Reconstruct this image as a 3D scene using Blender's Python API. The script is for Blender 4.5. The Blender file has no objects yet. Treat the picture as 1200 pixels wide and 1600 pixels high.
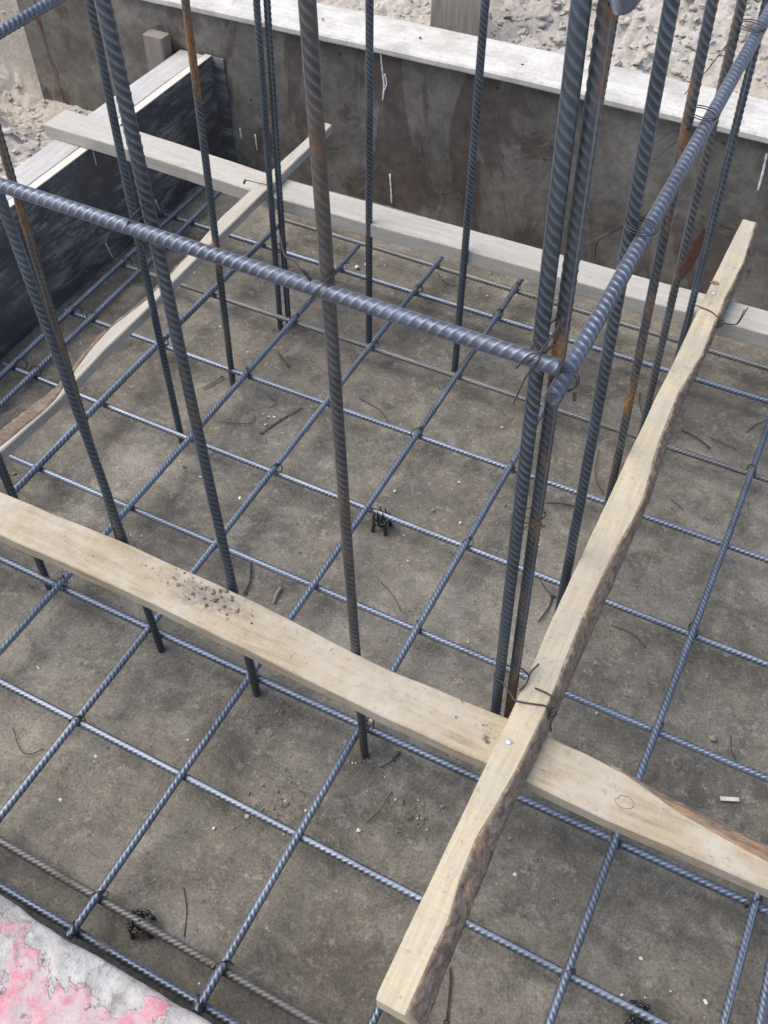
import bpy, math, random
import numpy as np
from mathutils import Vector, Matrix, Quaternion
rnd = random.Random(7); rng = np.random.default_rng(11)
S = bpy.context.scene

# ---------------------------------------------------------------- camera
Rv = Vector((0.89040101, 0.4551528, -0.00468619)); Uv = Vector((-0.34503956, 0.68163318, 0.64523166)); Fv = Vector((-0.29687326, 0.57289801, -0.7639726))
cd = bpy.data.cameras.new('camera'); cam = bpy.data.objects.new('camera', cd); S.collection.objects.link(cam)
M = Matrix.Identity(4)
for i, v in enumerate((Rv, Uv, -Fv)):
    for j in range(3): M[j][i] = v[j]
M.translation = Vector((1.17030, -0.231165, 1.43468)); cam.matrix_world = M
cd.sensor_fit = 'VERTICAL'; cd.sensor_height = 24; cd.lens = 24*1525.31/1600; cd.clip_start = .01; cd.clip_end = 500
S.camera = cam
S.render.resolution_x = 768; S.render.resolution_y = 1024
# ---------------------------------------------------------------- light
EL, AZ = math.radians(62), math.radians(-112)          # AZ measured from +Y towards +X
w = bpy.data.worlds.new('World'); S.world = w; w.use_nodes = True
nt = w.node_tree; sky = nt.nodes.new('ShaderNodeTexSky'); sky.sky_type = 'NISHITA'; sky.sun_disc = False
sky.sun_elevation = EL; sky.sun_rotation = AZ; sky.dust_density = 2.5; sky.air_density = 1.0
bgn = nt.nodes['Background']; bgn.inputs[1].default_value = .125
nt.links.new(sky.outputs[0], bgn.inputs[0])
sd = bpy.data.lights.new('sun', 'SUN'); sd.energy = 1.3; sd.angle = math.radians(55); sd.color = (1, .90, .77)
so = bpy.data.objects.new('sun', sd); S.collection.objects.link(so)
sv = Vector((math.cos(EL)*math.sin(AZ), math.cos(EL)*math.cos(AZ), math.sin(EL)))
so.rotation_mode = 'QUATERNION'; so.rotation_quaternion = sv.to_track_quat('Z', 'Y')
S.view_settings.view_transform = 'Standard'; S.view_settings.look = 'None'; S.view_settings.gamma = 1; S.view_settings.exposure = 1.3

# ---------------------------------------------------------------- materials
def mat(name, rough=.8, metal=0., spec=.5):
    m = bpy.data.materials.new(name); m.use_nodes = True; t = m.node_tree; b = t.nodes['Principled BSDF']
    b.inputs['Roughness'].default_value = rough; b.inputs['Metallic'].default_value = metal; b.inputs['Specular IOR Level'].default_value = spec
    return m, t, b
def N(t, ty, **k):
    n = t.nodes.new(ty)
    for a, v in k.items(): setattr(n, a, v)
    return n
def coords(t, scale=(1, 1, 1), kind='Object'):
    c = N(t, 'ShaderNodeTexCoord'); mp = N(t, 'ShaderNodeMapping'); mp.inputs['Scale'].default_value = scale
    t.links.new(c.outputs[kind], mp.inputs[0])
    oi = N(t, 'ShaderNodeObjectInfo'); ml = N(t, 'ShaderNodeMath', operation='MULTIPLY'); ml.inputs[1].default_value = 37.
    t.links.new(oi.outputs['Random'], ml.inputs[0]); t.links.new(ml.outputs[0], mp.inputs['Location'])
    return mp.outputs[0]
def noise(t, vec, scale, detail=6, rough=.6, dist=0):
    n = N(t, 'ShaderNodeTexNoise'); n.inputs['Scale'].default_value = scale; n.inputs['Detail'].default_value = detail
    n.inputs['Roughness'].default_value = rough; n.inputs['Distortion'].default_value = dist; t.links.new(vec, n.inputs['Vector']); return n.outputs['Fac']
def ramp(t, fac, stops):
    r = N(t, 'ShaderNodeValToRGB'); e = r.color_ramp.elements
    while len(e) < len(stops): e.new(.5)
    for i, (p, c) in enumerate(stops):
        e[i].position = p; e[i].color = (*(c if hasattr(c, '__len__') else (c, c, c)), 1)
    t.links.new(fac, r.inputs[0]); return r.outputs[0]
def mix(t, fac, a, b, mode='MIX'):
    n = N(t, 'ShaderNodeMix', data_type='RGBA', blend_type=mode)
    if isinstance(fac, (int, float)): n.inputs[0].default_value = fac
    else: t.links.new(fac, n.inputs[0])
    for i, v in ((6, a), (7, b)):
        if isinstance(v, tuple): n.inputs[i].default_value = (*v, 1)
        else: t.links.new(v, n.inputs[i])
    return n.outputs[2]
def bump(t, b, h, strength, dist):
    n = N(t, 'ShaderNodeBump'); n.inputs['Strength'].default_value = strength; n.inputs['Distance'].default_value = dist
    t.links.new(h, n.inputs['Height']); t.links.new(n.outputs[0], b.inputs['Normal'])
def mth(t, op, a, b):
    n = N(t, 'ShaderNodeMath', operation=op)
    for i, v in enumerate((a, b)):
        if isinstance(v, (int, float)): n.inputs[i].default_value = v
        else: t.links.new(v, n.inputs[i])
    return n.outputs[0]

def steel(name, base, rust_at, rust_soft=.08, rustcol=(.16, .062, .018), rough=.36, metal=.75):
    m, t, b = mat(name, rough, metal)
    v = coords(t, (1, 1, .35)); 
    var = ramp(t, noise(t, v, 30, 5), [(.3, tuple(c*.68 for c in base)), (.7, tuple(c*1.3 for c in base))])
    at = N(t, 'ShaderNodeAttribute', attribute_name='rib'); rib_tint = mth(t, 'MULTIPLY', at.outputs['Fac'], ramp(t, noise(t, v, 45, 4), [(.3, .45), (.6, 1.)]))  # rib crests and seams get a paler base colour, varied by noise
    var = mix(t, mth(t, 'MULTIPLY', rib_tint, .8), var, tuple(min(1, c*2.6+.11) for c in base))
    rf = noise(t, v, 22, 8, .65)
    mask = ramp(t, rf, [(rust_at, 0.), (rust_at+rust_soft, 1.)])
    fine = ramp(t, noise(t, v, 220, 4), [(.3, tuple(c*.5 for c in rustcol)), (.7, tuple(c*1.5 for c in rustcol))])
    t.links.new(mix(t, mask, var, fine), b.inputs['Base Color'])
    t.links.new(mth(t, 'MULTIPLY', mth(t, 'SUBTRACT', 1., mask), metal), b.inputs['Metallic'])
    rr = ramp(t, noise(t, v, 60, 4), [(.3, rough-.06), (.7, rough+.14)])
    t.links.new(mix(t, mask, rr, (.85, .85, .85)), b.inputs['Roughness'])
    bump(t, b, noise(t, v, 500, 3), .15, .0006)
    return m
M_ST = steel('steel_mesh', (.115, .138, .172), .62, .12, (.13, .085, .055), .42, .7)
M_STD = steel('steel_dusty', (.11, .11, .108), .52, .2, (.10, .074, .05), .55, .45)
M_VB = steel('steel_dark', (.058, .076, .094), .585, .12, (.13, .075, .04), rough=.46, metal=.6)  # upright steels: base darkened to stand in for the dark surroundings they reflect
M_VR = steel('steel_rusting', (.060, .074, .088), .50, .13, (.19, .098, .034), .48, .6)
M_VRR = steel('steel_very_rusty', (.065, .065, .062), .43, .16, (.15, .078, .032), .55, .5)
M_VG = steel('steel_grey_weathered', (.064, .072, .078), .50, .16, (.11, .072, .044), .52, .5)
M_HB = steel('steel_bright', (.090, .106, .138), .64, .08, (.13, .08, .05), .44, .6)
def simple(name, c1, c2, sc, rough=.7, metal=0., bs=.3, bd=.001):
    m, t, b = mat(name, rough, metal); v = coords(t)
    t.links.new(ramp(t, noise(t, v, sc, 6), [(.35, c1), (.65, c2)]), b.inputs['Base Color'])
    bump(t, b, noise(t, v, sc*3, 4), bs, bd); return m
M_WIRE = simple('annealed_wire', (.028, .025, .024), (.075, .06, .052), 60, .55, .4, .08)
M_PLASTIC = simple('black_plastic', (.012, .014, .018), (.03, .034, .04), 40, .25, 0, .03)
M_NAIL = simple('galvanised', (.45, .46, .48), (.7, .7, .72), 200, .4, .6)
M_WHITE = simple('white_splash', (.55, .56, .56), (.8, .8, .8), 80, .6)
M_CHIP = simple('pale_chips', (.38, .33, .25), (.66, .62, .54), 30, .9)
M_CRUMB = simple('dirt_crumb', (.075, .062, .050), (.25, .22, .18), 30, .95)
M_KNOT = simple('knot_wood', (.12, .07, .035), (.22, .14, .08), 80, .8)

def wood(name, c_lo, c_mid, c_hi, blotch=(.35, .33, .28), bl=.35, rough=.75, dirt=.5, ax='x'):
    A = (lambda a, b_: (a, b_, b_) if ax == 'x' else (b_, a, b_))
    m, t, b = mat(name, rough); v = coords(t, A(1.2, 14)); v0 = coords(t)
    g = noise(t, v, 9, 8, .62, .6)
    col = ramp(t, g, [(.28, c_lo), (.5, c_mid), (.75, c_hi)])
    fib = noise(t, coords(t, A(3, 90)), 8, 4, .7)
    saw = noise(t, coords(t, A(60, 4)), 8, 3, .6)
    col = mix(t, .55, col, ramp(t, fib, [(.3, .72), (.7, 1.04)]), 'MULTIPLY')
    col = mix(t, .5, col, ramp(t, saw, [(.35, .86), (.65, 1.06)]), 'MULTIPLY')
    bm = ramp(t, noise(t, v0, 11, 9, .72), [(.44, 0.), (.64, 1.)])
    col = mix(t, mth(t, 'MULTIPLY', bm, bl), col, blotch)
    sp = ramp(t, noise(t, v0, 120, 7, .78), [(.58, 0.), (.68, 1.)])
    col = mix(t, mth(t, 'MULTIPLY', sp, dirt), col, (.12, .10, .08))
    t.links.new(col, b.inputs['Base Color'])
    bump(t, b, mth(t, 'ADD', fib, g), .35, .0012); return m
M_WYEL = wood('sawn_fresh', (.37, .31, .205), (.45, .385, .265), (.50, .445, .325), (.33, .305, .25), .75, .75, .8, 'y')
M_WYEL2 = wood('sawn_wide', (.26, .21, .135), (.345, .285, .19), (.42, .355, .25), (.40, .365, .30), .85, .8, .8)
M_WGREY = wood('sawn_grey', (.32, .305, .26), (.39, .37, .32), (.45, .43, .375), (.36, .345, .31), .5)
M_WGREYY = wood('sawn_grey_board', (.30, .275, .225), (.38, .35, .29), (.44, .41, .345), (.34, .32, .28), .5, ax='y')
M_WGREY2 = wood('sawn_weathered', (.34, .33, .31), (.42, .41, .39), (.50, .49, .47), (.30, .29, .27), .5, ax='y')
_t = M_WYEL2.node_tree; _b = _t.nodes['Principled BSDF']; _tc = N(_t, 'ShaderNodeTexCoord'); _mp = N(_t, 'ShaderNodeMapping')
_mp.inputs['Location'].default_value = (-.585, -.358, 0); _mp.vector_type = 'POINT'; _m2 = N(_t, 'ShaderNodeMapping'); _m2.inputs['Scale'].default_value = (9, 26, 0)
_t.links.new(_tc.outputs['Object'], _mp.inputs[0]); _t.links.new(_mp.outputs[0], _m2.inputs[0]); _ln = N(_t, 'ShaderNodeVectorMath', operation='LENGTH'); _t.links.new(_m2.outputs[0], _ln.inputs[0])
_f = mth(_t, 'ADD', mth(_t, 'MULTIPLY', _ln.outputs['Value'], -.45), mth(_t, 'MULTIPLY', noise(_t, _tc.outputs['Object'], 70, 9, .8), 1.35))
_k = mth(_t, 'MULTIPLY', ramp(_t, _f, [(.38, 0.), (.58, 1.)]), .7); _old = _b.inputs['Base Color'].links[0].from_socket
_t.links.new(mix(_t, _k, _old, (.16, .14, .115)), _b.inputs['Base Color'])
M_WPALE = wood('sawn_bleached', (.44, .43, .40), (.53, .52, .485), (.61, .60, .56), (.32, .305, .275), .85, .8, 1.)
M_PLYEDGE = wood('ply_edge', (.46, .43, .36), (.60, .56, .47), (.68, .64, .55), (.5, .48, .42), .4, .8, .3, 'y')
M_STAKE = wood('stake_wood', (.15, .135, .115), (.22, .20, .175), (.29, .27, .235), (.19, .17, .15), .5)

def barkmat(name, cut, sc=(1, 3, 3), k=1.):
    m, t, b = mat(name, .9); v = coords(t, sc); v0 = coords(t)
    col = ramp(t, noise(t, v, 24, 8, .7, .8), [(.3, (.085*k, .062*k, .045*k)), (.5, (.20*k, .150*k, .108*k)), (.70, (.34*k, .275*k, .21*k))])
    o = ramp(t, noise(t, v, 11, 6, .6), [(cut, 0.), (cut+.05, 1.)])
    oc = ramp(t, noise(t, v, 60, 5), [(.3, (.22, .11, .06)), (.7, (.44, .29, .17))])
    t.links.new(mix(t, o, col, oc), b.inputs['Base Color']); bump(t, b, noise(t, v, 90, 8, .7), .8, .003); return m
M_BARK = barkmat('bark', .60); M_BARKG = barkmat('bark_grey', .80, (1, 3, 3), .68); M_WANE = barkmat('orange_inner_bark', .47, (.5, 9, 9))

def floor_mat():
    m, t, b = mat('floor_concrete', .9, 0, .25); v = coords(t)
    c = ramp(t, noise(t, v, 2.6, 6, .6, .3), [(.34, (.112, .103, .085)), (.52, (.154, .143, .118)), (.66, (.208, .194, .163))])
    c = mix(t, .9, c, ramp(t, noise(t, v, 16, 10, .74, .5), [(.36, .64), (.5, 1.), (.64, 1.36)]), 'MULTIPLY')
    br = ramp(t, noise(t, v, 6.5, 9, .68), [(.56, 0.), (.66, 1.)])
    c = mix(t, mth(t, 'MULTIPLY', br, .38), c, (.088, .074, .060))
    lt = ramp(t, noise(t, v, 60, 9, .80), [(.54, 0.), (.63, 1.)])
    c = mix(t, mth(t, 'MULTIPLY', lt, .55), c, (.32, .305, .27))
    dk = ramp(t, noise(t, v, 95, 8, .78, .4), [(.36, 1.), (.43, 0.)])
    c = mix(t, mth(t, 'MULTIPLY', dk, .62), c, (.050, .043, .036))
    dm = ramp(t, noise(t, v, 4.2, 10, .75, .8), [(.38, 1.), (.45, 0.)]); c = mix(t, mth(t, 'MULTIPLY', dm, .45), c, (.075, .066, .056))
    du = ramp(t, noise(t, v, 8.5, 10, .78, .5), [(.55, 0.), (.63, 1.)]); c = mix(t, mth(t, 'MULTIPLY', du, .38), c, (.29, .275, .24))
    c = mix(t, .85, c, ramp(t, noise(t, v, 260, 4, .8), [(.34, .62), (.66, 1.38)]), 'MULTIPLY')
    t.links.new(c, b.inputs['Base Color'])
    h = mth(t, 'ADD', mth(t, 'MULTIPLY', noise(t, v, 30, 9, .75), 1.), mth(t, 'MULTIPLY', noise(t, v, 220, 6, .8), .5))
    bump(t, b, h, .9, .005); return m
M_FLOOR = floor_mat()
def soil_mat():
    m, t, b = mat('soil_sandy', .95, 0, .2); v = coords(t)
    c = ramp(t, noise(t, v, 7, 9, .7), [(.30, (.50, .445, .375)), (.5, (.61, .56, .49)), (.7, (.70, .66, .60))])
    c = mix(t, .8, c, ramp(t, noise(t, v, 90, 8, .78), [(.3, .68), (.7, 1.2)]), 'MULTIPLY')
    t.links.new(c, b.inputs['Base Color'])
    bump(t, b, mth(t, 'ADD', noise(t, v, 60, 9, .75), mth(t, 'MULTIPLY', noise(t, v, 260, 5, .8), .4)), 1., .012); return m
M_SOIL = soil_mat()
M_CLOD = simple('soil_clod', (.36, .315, .26), (.60, .555, .49), 25, .95, 0, .8, .004)
def wall_mat():   # plywood face with a peeling concrete skin over maroon film
    m, t, b = mat('form_face_brown', .72, 0, .4); v = coords(t, (1, 1, .45)); v0 = coords(t)
    c = ramp(t, noise(t, v0, 6, 9, .65, .4), [(.30, (.095, .088, .075)), (.5, (.165, .154, .132)), (.70, (.24, .225, .195))])
    red = ramp(t, noise(t, v, 5.2, 7, .62, .7), [(.545, 0.), (.575, 1.)])
    rc = ramp(t, noise(t, v0, 26, 6), [(.3, (.062, .044, .038)), (.7, (.115, .083, .070))])
    c = mix(t, mth(t, 'MULTIPLY', red, .65), c, rc)
    r2 = ramp(t, noise(t, coords(t, (2.2, 2.2, .5)), 5, 4, .5, .5), [(.68, 0.), (.70, 1.)])
    c = mix(t, r2, c, (.10, .040, .035))
    c = mix(t, .8, c, ramp(t, noise(t, v0, 45, 8, .75), [(.3, .5), (.7, 1.35)]), 'MULTIPLY')
    stn = ramp(t, noise(t, v0, 2.3, 5, .6), [(.42, .70), (.60, 1.)]); c = mix(t, 1., c, stn, 'MULTIPLY')
    t.links.new(c, b.inputs['Base Color'])
    h = mth(t, 'ADD', mth(t, 'MULTIPLY', mth(t, 'SUBTRACT', 1., red), .8), mth(t, 'MULTIPLY', noise(t, v0, 50, 7, .7), .6))
    bump(t, b, h, .6, .002); return m
M_WALL = wall_mat()
def black_mat():
    m, t, b = mat('form_face_black', .42, 0, .5); v0 = coords(t)
    c = ramp(t, noise(t, v0, 5, 7, .6), [(.3, (.042, .041, .043)), (.7, (.105, .100, .102))])
    vm = N(t, 'ShaderNodeMapping'); vm.inputs['Rotation'].default_value = (math.radians(-40), 0, 0); vm.inputs['Scale'].default_value = (1, 2.2, 9)
    t.links.new(coords(t), vm.inputs[0])
    sc = ramp(t, noise(t, vm.outputs[0], 5, 8, .8, .6), [(.47, 0.), (.66, 1.)])
    pt = ramp(t, noise(t, v0, 7, 4), [(.38, .1), (.62, 1.)])
    c = mix(t, mth(t, 'MULTIPLY', mth(t, 'MULTIPLY', sc, pt), .95), c, (.36, .355, .35))
    dots = ramp(t, noise(t, v0, 110, 4, .7), [(.71, 0.), (.75, 1.)])
    c = mix(t, mth(t, 'MULTIPLY', dots, .6), c, (.5, .48, .42))
    t.links.new(c, b.inputs['Base Color'])
    t.links.new(ramp(t, noise(t, v0, 12, 5), [(.3, .35), (.7, .7)]), b.inputs['Roughness'])
    bump(t, b, noise(t, v0, 60, 6), .3, .001); return m
M_BLACK = black_mat()
def pink_mat():
    m, t, b = mat('painted_form_pink', .85, 0, .3); v0 = coords(t)
    sx = N(t, 'ShaderNodeSeparateXYZ'); tc = N(t, 'ShaderNodeTexCoord'); t.links.new(tc.outputs['Object'], sx.inputs[0])
    white = ramp(t, noise(t, v0, 34, 10, .78, .5), [(.34, (.33, .315, .30)), (.5, (.46, .45, .43)), (.64, (.58, .57, .545))])
    pink = ramp(t, noise(t, v0, 30, 9, .72, .3), [(.34, (.56, .17, .22)), (.44, (.58, .29, .33)), (.54, (.52, .44, .43))])
    grey = ramp(t, noise(t, v0, 80, 9, .78), [(.34, (.16, .15, .14)), (.66, (.33, .315, .295))])
    e = mth(t, 'ADD', mth(t, 'MULTIPLY', sx.outputs['Y'], -5.), mth(t, 'MULTIPLY', noise(t, v0, 8, 9, .62, .3), 2.2))
    pm = ramp(t, mth(t, 'SUBTRACT', e, 1.39), [(.50, 0.), (.515, 1.)])
    c = mix(t, pm, white, pink)
    gm = ramp(t, noise(t, v0, 15, 8, .66, .5), [(.54, 0.), (.62, 1.)])
    c = mix(t, mth(t, 'MULTIPLY', gm, .6), c, grey)
    dk = ramp(t, noise(t, v0, 70, 7, .75), [(.36, 1.), (.40, 0.)])
    c = mix(t, mth(t, 'MULTIPLY', dk, .7), c, (.12, .10, .09))
    t.links.new(c, b.inputs['Base Color'])
    bump(t, b, mth(t, 'ADD', noise(t, v0, 45, 10, .78, .4), mth(t, 'MULTIPLY', mth(t, 'ADD', mth(t, 'MULTIPLY', gm, -1.), pm), .35)), 1., .006); return m
M_PINK = pink_mat()
M_NEARFACE = simple('form_face_near', (.06, .055, .05), (.14, .13, .115), 14, .8)

# ---------------------------------------------------------------- helpers
def tag(o, label=None, cat=None, group=None, kind=None):
    for k, v in (('label', label), ('category', cat), ('group', group), ('kind', kind)):
        if v: o[k] = v
    return o
def mk(name, verts, faces, m, parent=None, smooth=True, loc=(0, 0, 0)):
    me = bpy.data.meshes.new(name); V = np.asarray(verts, dtype=np.float32)
    if isinstance(faces, np.ndarray):
        nf = len(faces); me.vertices.add(len(V)); me.vertices.foreach_set('co', V.ravel())
        k = faces.shape[1]; me.loops.add(nf*k); me.loops.foreach_set('vertex_index', faces.ravel().astype(np.int32))
        me.polygons.add(nf); me.polygons.foreach_set('loop_start', np.arange(0, nf*k, k, dtype=np.int32))
        try: me.polygons.foreach_set('loop_total', np.full(nf, k, dtype=np.int32))
        except Exception: pass
        me.update(calc_edges=True); me.validate()
    else:
        me.from_pydata([tuple(v) for v in V.tolist()], [], faces)
    me.polygons.foreach_set('use_smooth', [smooth]*len(me.polygons))
    me.materials.append(m); me.update()
    o = bpy.data.objects.new(name, me); S.collection.objects.link(o); o.location = loc
    if parent: o.parent = parent
    return o
def empty(name, loc=(0, 0, 0)):
    o = bpy.data.objects.new(name, None); o.empty_display_size = .05; S.collection.objects.link(o); o.location = loc; return o
def sweep(rings, closed=True):
    """rings [n,k,3] -> verts, faces list with caps"""
    n, k = rings.shape[:2]; V = rings.reshape(-1, 3); F = []
    for i in range(n-1):
        for j in range(k):
            a = i*k+j; b_ = i*k+(j+1) % k; F.append((a, b_, b_+k, a+k))
    F.append(tuple(range(k))[::-1]); F.append(tuple((n-1)*k+j for j in range(k)))
    return V, F
def vnoise(x, seed, scale):
    r = np.random.default_rng(seed); L = r.uniform(-1, 1, 4096); q = np.asarray(x)*scale+500; i = np.floor(q).astype(int); f = q-i; f = f*f*(3-2*f)
    return L[i % 4096]*(1-f)+L[(i+1) % 4096]*f
def fn1(x, seed, scale, octv=3):
    return sum(vnoise(x, seed+o, scale*2**o)/2**o for o in range(octv))
_L2 = {}
def vn2(x, y, seed, scale):
    if seed not in _L2: _L2[seed] = np.random.default_rng(seed).uniform(-1, 1, (512, 512))
    L = _L2[seed]; qx = x*scale+700.3; qy = y*scale+900.7; i = np.floor(qx).astype(int); j = np.floor(qy).astype(int); fx = qx-i; fy = qy-j
    fx = fx*fx*(3-2*fx); fy = fy*fy*(3-2*fy); g = lambda a, b_: L[a % 512, b_ % 512]
    return (g(i, j)*(1-fx)+g(i+1, j)*fx)*(1-fy)+(g(i, j+1)*(1-fx)+g(i+1, j+1)*fx)*fy

# ---- reinforcing bar: real ribbed geometry, local Z along the bar
def rebar(p0, p1, d, m, label, group, seed=0, pitch=None, roll=None, bow=.002, slant=1.9, duty=.52, name='reinforcing_bar', cat='rebar'):
    p0 = Vector(p0); p1 = Vector(p1); L = (p1-p0).length; r = d/2*.93; pitch = pitch or d*.76; rs = random.Random(seed*13+5)
    if roll == 'edge':      # longitudinal seams sit on the two sides of the bar, ribs on top
        q_ = (p1-p0).to_track_quat('Z', 'Y'); up_ = Vector((.25, -.5, .8)); roll = math.atan2(-(q_ @ Vector((1, 0, 0))).dot(up_), (q_ @ Vector((0, 1, 0))).dot(up_))
    roll = rs.uniform(0, math.pi) if roll is None else roll
    na = 28; ns = int(L/(pitch/(7 if duty < .6 else 10)))+1
    th = np.linspace(0, 2*np.pi, na, endpoint=False); s = np.linspace(0, L, ns)
    T, Sg = np.meshgrid(th, s); half = np.mod(T, np.pi)
    side = (T >= np.pi)*1.
    cres = np.clip(np.sin(half), 0, 1)**.55; cres = np.where(np.sin(half) < .22, 0, cres)
    ph = Sg/pitch + (half/np.pi)*slant*np.where(side > 0, 1, 1) + side*.5
    wv = np.clip((np.cos(2*np.pi*ph)-duty)/(.94-duty), 0, 1)**.8
    hh = d*.088*cres*wv*(.82+.18*vnoise(Sg, seed, 9))
    lon = d*.06*np.exp(-(np.minimum(half, np.pi-half)/.15)**4)
    rr = r+np.maximum(hh, lon)
    a1 = rs.uniform(-1, 1)*bow; a2 = rs.uniform(-1, 1)*bow
    bx = a1*np.sin(np.pi*s/L)+a2*.5*np.sin(2*np.pi*s/L); by = a2*np.sin(np.pi*s/L)-a1*.4*np.sin(2*np.pi*s/L)
    X = rr*np.cos(T+roll)+bx[:, None]; Y = rr*np.sin(T+roll)+by[:, None]
    V = np.stack([X, Y, Sg], -1).reshape(-1, 3)
    i = np.arange(ns-1)[:, None]*na; j = np.arange(na)[None, :]; jn = (j+1) % na
    F = np.stack([i+j, i+jn, i+jn+na, i+j+na], -1).reshape(-1, 4)
    # caps as quads fan (ring of 22: strip quads)
    def cap(b, rev):
        q = []
        for k in range(1, na//2):
            f = (b+k-1 if k > 1 else b, b+k, b+na-k, b+(na-k+1) % na) 
            q.append(f)
        q[0] = (b, b+1, b+na-1, b+na-1) if False else q[0]
        out = []
        for k in range(0, na//2-1):
            a_, b_, c_, d_ = b+k, b+k+1, b+(na-k-1) % na, b+(na-k) % na
            if k == 0: continue
            out.append((a_, b_, c_, d_) if not rev else (d_, c_, b_, a_))
        return out
    C4 = np.array(cap(0, True)+cap((ns-1)*na, False))
    F = np.concatenate([F, C4])
    o = mk(name, V, F, m); at = o.data.attributes.new('rib', 'FLOAT', 'POINT'); at.data.foreach_set('value', np.clip(np.maximum(hh/(d*.088), .8*lon/(d*.05)), 0, 1).ravel().astype(np.float32))
    sm = np.ones(len(F), dtype=bool); sm[-len(C4):] = False; o.data.polygons.foreach_set('use_smooth', sm)
    o.location = p0; o.rotation_mode = 'QUATERNION'
    o.rotation_quaternion = (p1-p0).to_track_quat('Z', 'Y')
    tag(o, label, cat, group); return o

def catmull(P, n=6):
    P = [Vector(p) for p in P]
    if len(P) < 3: 
        return [P[0].lerp(P[-1], k/n) for k in range(n+1)]
    Q = [P[0]*2-P[1]]+P+[P[-1]*2-P[-2]]; out = []
    for i in range(1, len(Q)-2):
        a, b, c, d = Q[i-1:i+3]
        for k in range(n):
            u = k/n; out.append(.5*((2*b)+(c-a)*u+(2*a-5*b+4*c-d)*u*u+(3*b-3*c+d-a)*u**3))
    out.append(P[-1]); return out
def tube_rings(P, r, k=6, taper=False):
    P = [Vector(p) for p in P]; n = len(P); rings = []; up = None
    for i in range(n):
        t = (P[min(i+1, n-1)]-P[max(i-1, 0)])
        t = t.normalized() if t.length > 1e-9 else Vector((0, 0, 1))
        if up is None: up = t.orthogonal().normalized()
        up = (up-t*up.dot(t)); up = up.normalized() if up.length > 1e-6 else t.orthogonal().normalized()
        bt = t.cross(up); rad = r if not taper else r*(1-.6*i/n)
        rings.append([P[i]+up*(rad*math.cos(2*math.pi*j/k))+bt*(rad*math.sin(2*math.pi*j/k)) for j in range(k)])
    return np.array([[list(v) for v in R] for R in rings])
def join(parts):
    V = []; F = []; o = 0
    for v, f in parts:
        V.append(np.asarray(v)); F += [tuple(i+o for i in q) for q in (f.tolist() if isinstance(f, np.ndarray) else f)]; o += len(v)
    return np.concatenate(V), F
def wires(name, paths, r, m, label, cat, group=None, parent=None):
    parts = [sweep(tube_rings(p, r)) for p in paths]; V, F = join(parts)
    c = V[0].copy(); o = mk(name, V-c, F, m, parent, True, tuple(c)); tag(o, label, cat, group); return o
def twist(p, q, turns=3, amp=.0013):
    p = Vector(p); q = Vector(q); ax = (q-p).normalized(); u = ax.orthogonal().normalized(); v = ax.cross(u); out = []
    for s_ in (0, math.pi):
        n = turns*8; out.append([p.lerp(q, i/n)+u*(amp*math.cos(s_+i/8*2*math.pi))+v*(amp*math.sin(s_+i/8*2*math.pi)) for i in range(n+1)])
    return out
def loop(c, u, v, ru, rv, n=20, frac=1., ph=0.):
    c = Vector(c); u = Vector(u).normalized(); v = Vector(v).normalized()
    return [c+u*(ru*math.cos(ph+2*math.pi*frac*i/n))+v*(rv*math.sin(ph+2*math.pi*frac*i/n)) for i in range(n+1)]

# ---- sawn board: local X along the length; yl/yr edges, top at z=0, bottom -th
def board(name, x0, x1, yl, yr, ztop, th, m, parent=None, n=90, rough=.0012, seed=1, wane=None, ch=.0018, ends=0., axis='x', loc=(0, 0, 0)):
    s = np.linspace(x0, x1, n); fl = (lambda f: f(s) if callable(f) else np.full(n, float(f)))
    L = fl(yl)+fn1(s, seed, 14, 4)*rough*.45; Rr = fl(yr)+fn1(s, seed+9, 14, 4)*rough*.45; Z = fl(ztop)+fn1(s, seed+5, 5, 2)*rough*.5; H = fl(th)
    wn = fl(wane) if wane is not None else np.zeros(n)
    jit = ends*rng.uniform(-1, 1, (2, 8)); rings = []
    for i in range(n):
        prof = [(L[i]+ch, Z[i]), (Rr[i]-ch-wn[i], Z[i]), (Rr[i]-wn[i], Z[i]-ch), (Rr[i], Z[i]-H[i]+ch), (Rr[i]-ch, Z[i]-H[i]), (L[i]+ch, Z[i]-H[i]), (L[i], Z[i]-H[i]+ch), (L[i], Z[i]-ch)]
        ring = []
        for j, (y, z) in enumerate(prof):
            x = s[i]+(jit[0][j] if i == 0 else jit[1][j] if i == n-1 else 0)
            ring.append((x, y, z) if axis == 'x' else (y, x, z))
        rings.append(ring)
    V, F = sweep(np.array(rings))
    if axis != 'x': F = [f[::-1] for f in F]
    o = mk(name, V, F, m, parent, False); o.location = loc
    return o
def interp(pts):
    xs = [p[0] for p in pts]; ys = [p[1] for p in pts]; return lambda s: np.interp(s, xs, ys)
def box(name, x0, x1, y0, y1, z0, z1, m, parent=None, ch=.002, jag=0, seed=0, n=8):
    return board(name, x0, x1, y0, y1, z1, z1-z0, m, parent, n=n, rough=jag, seed=seed, ch=ch)

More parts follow.
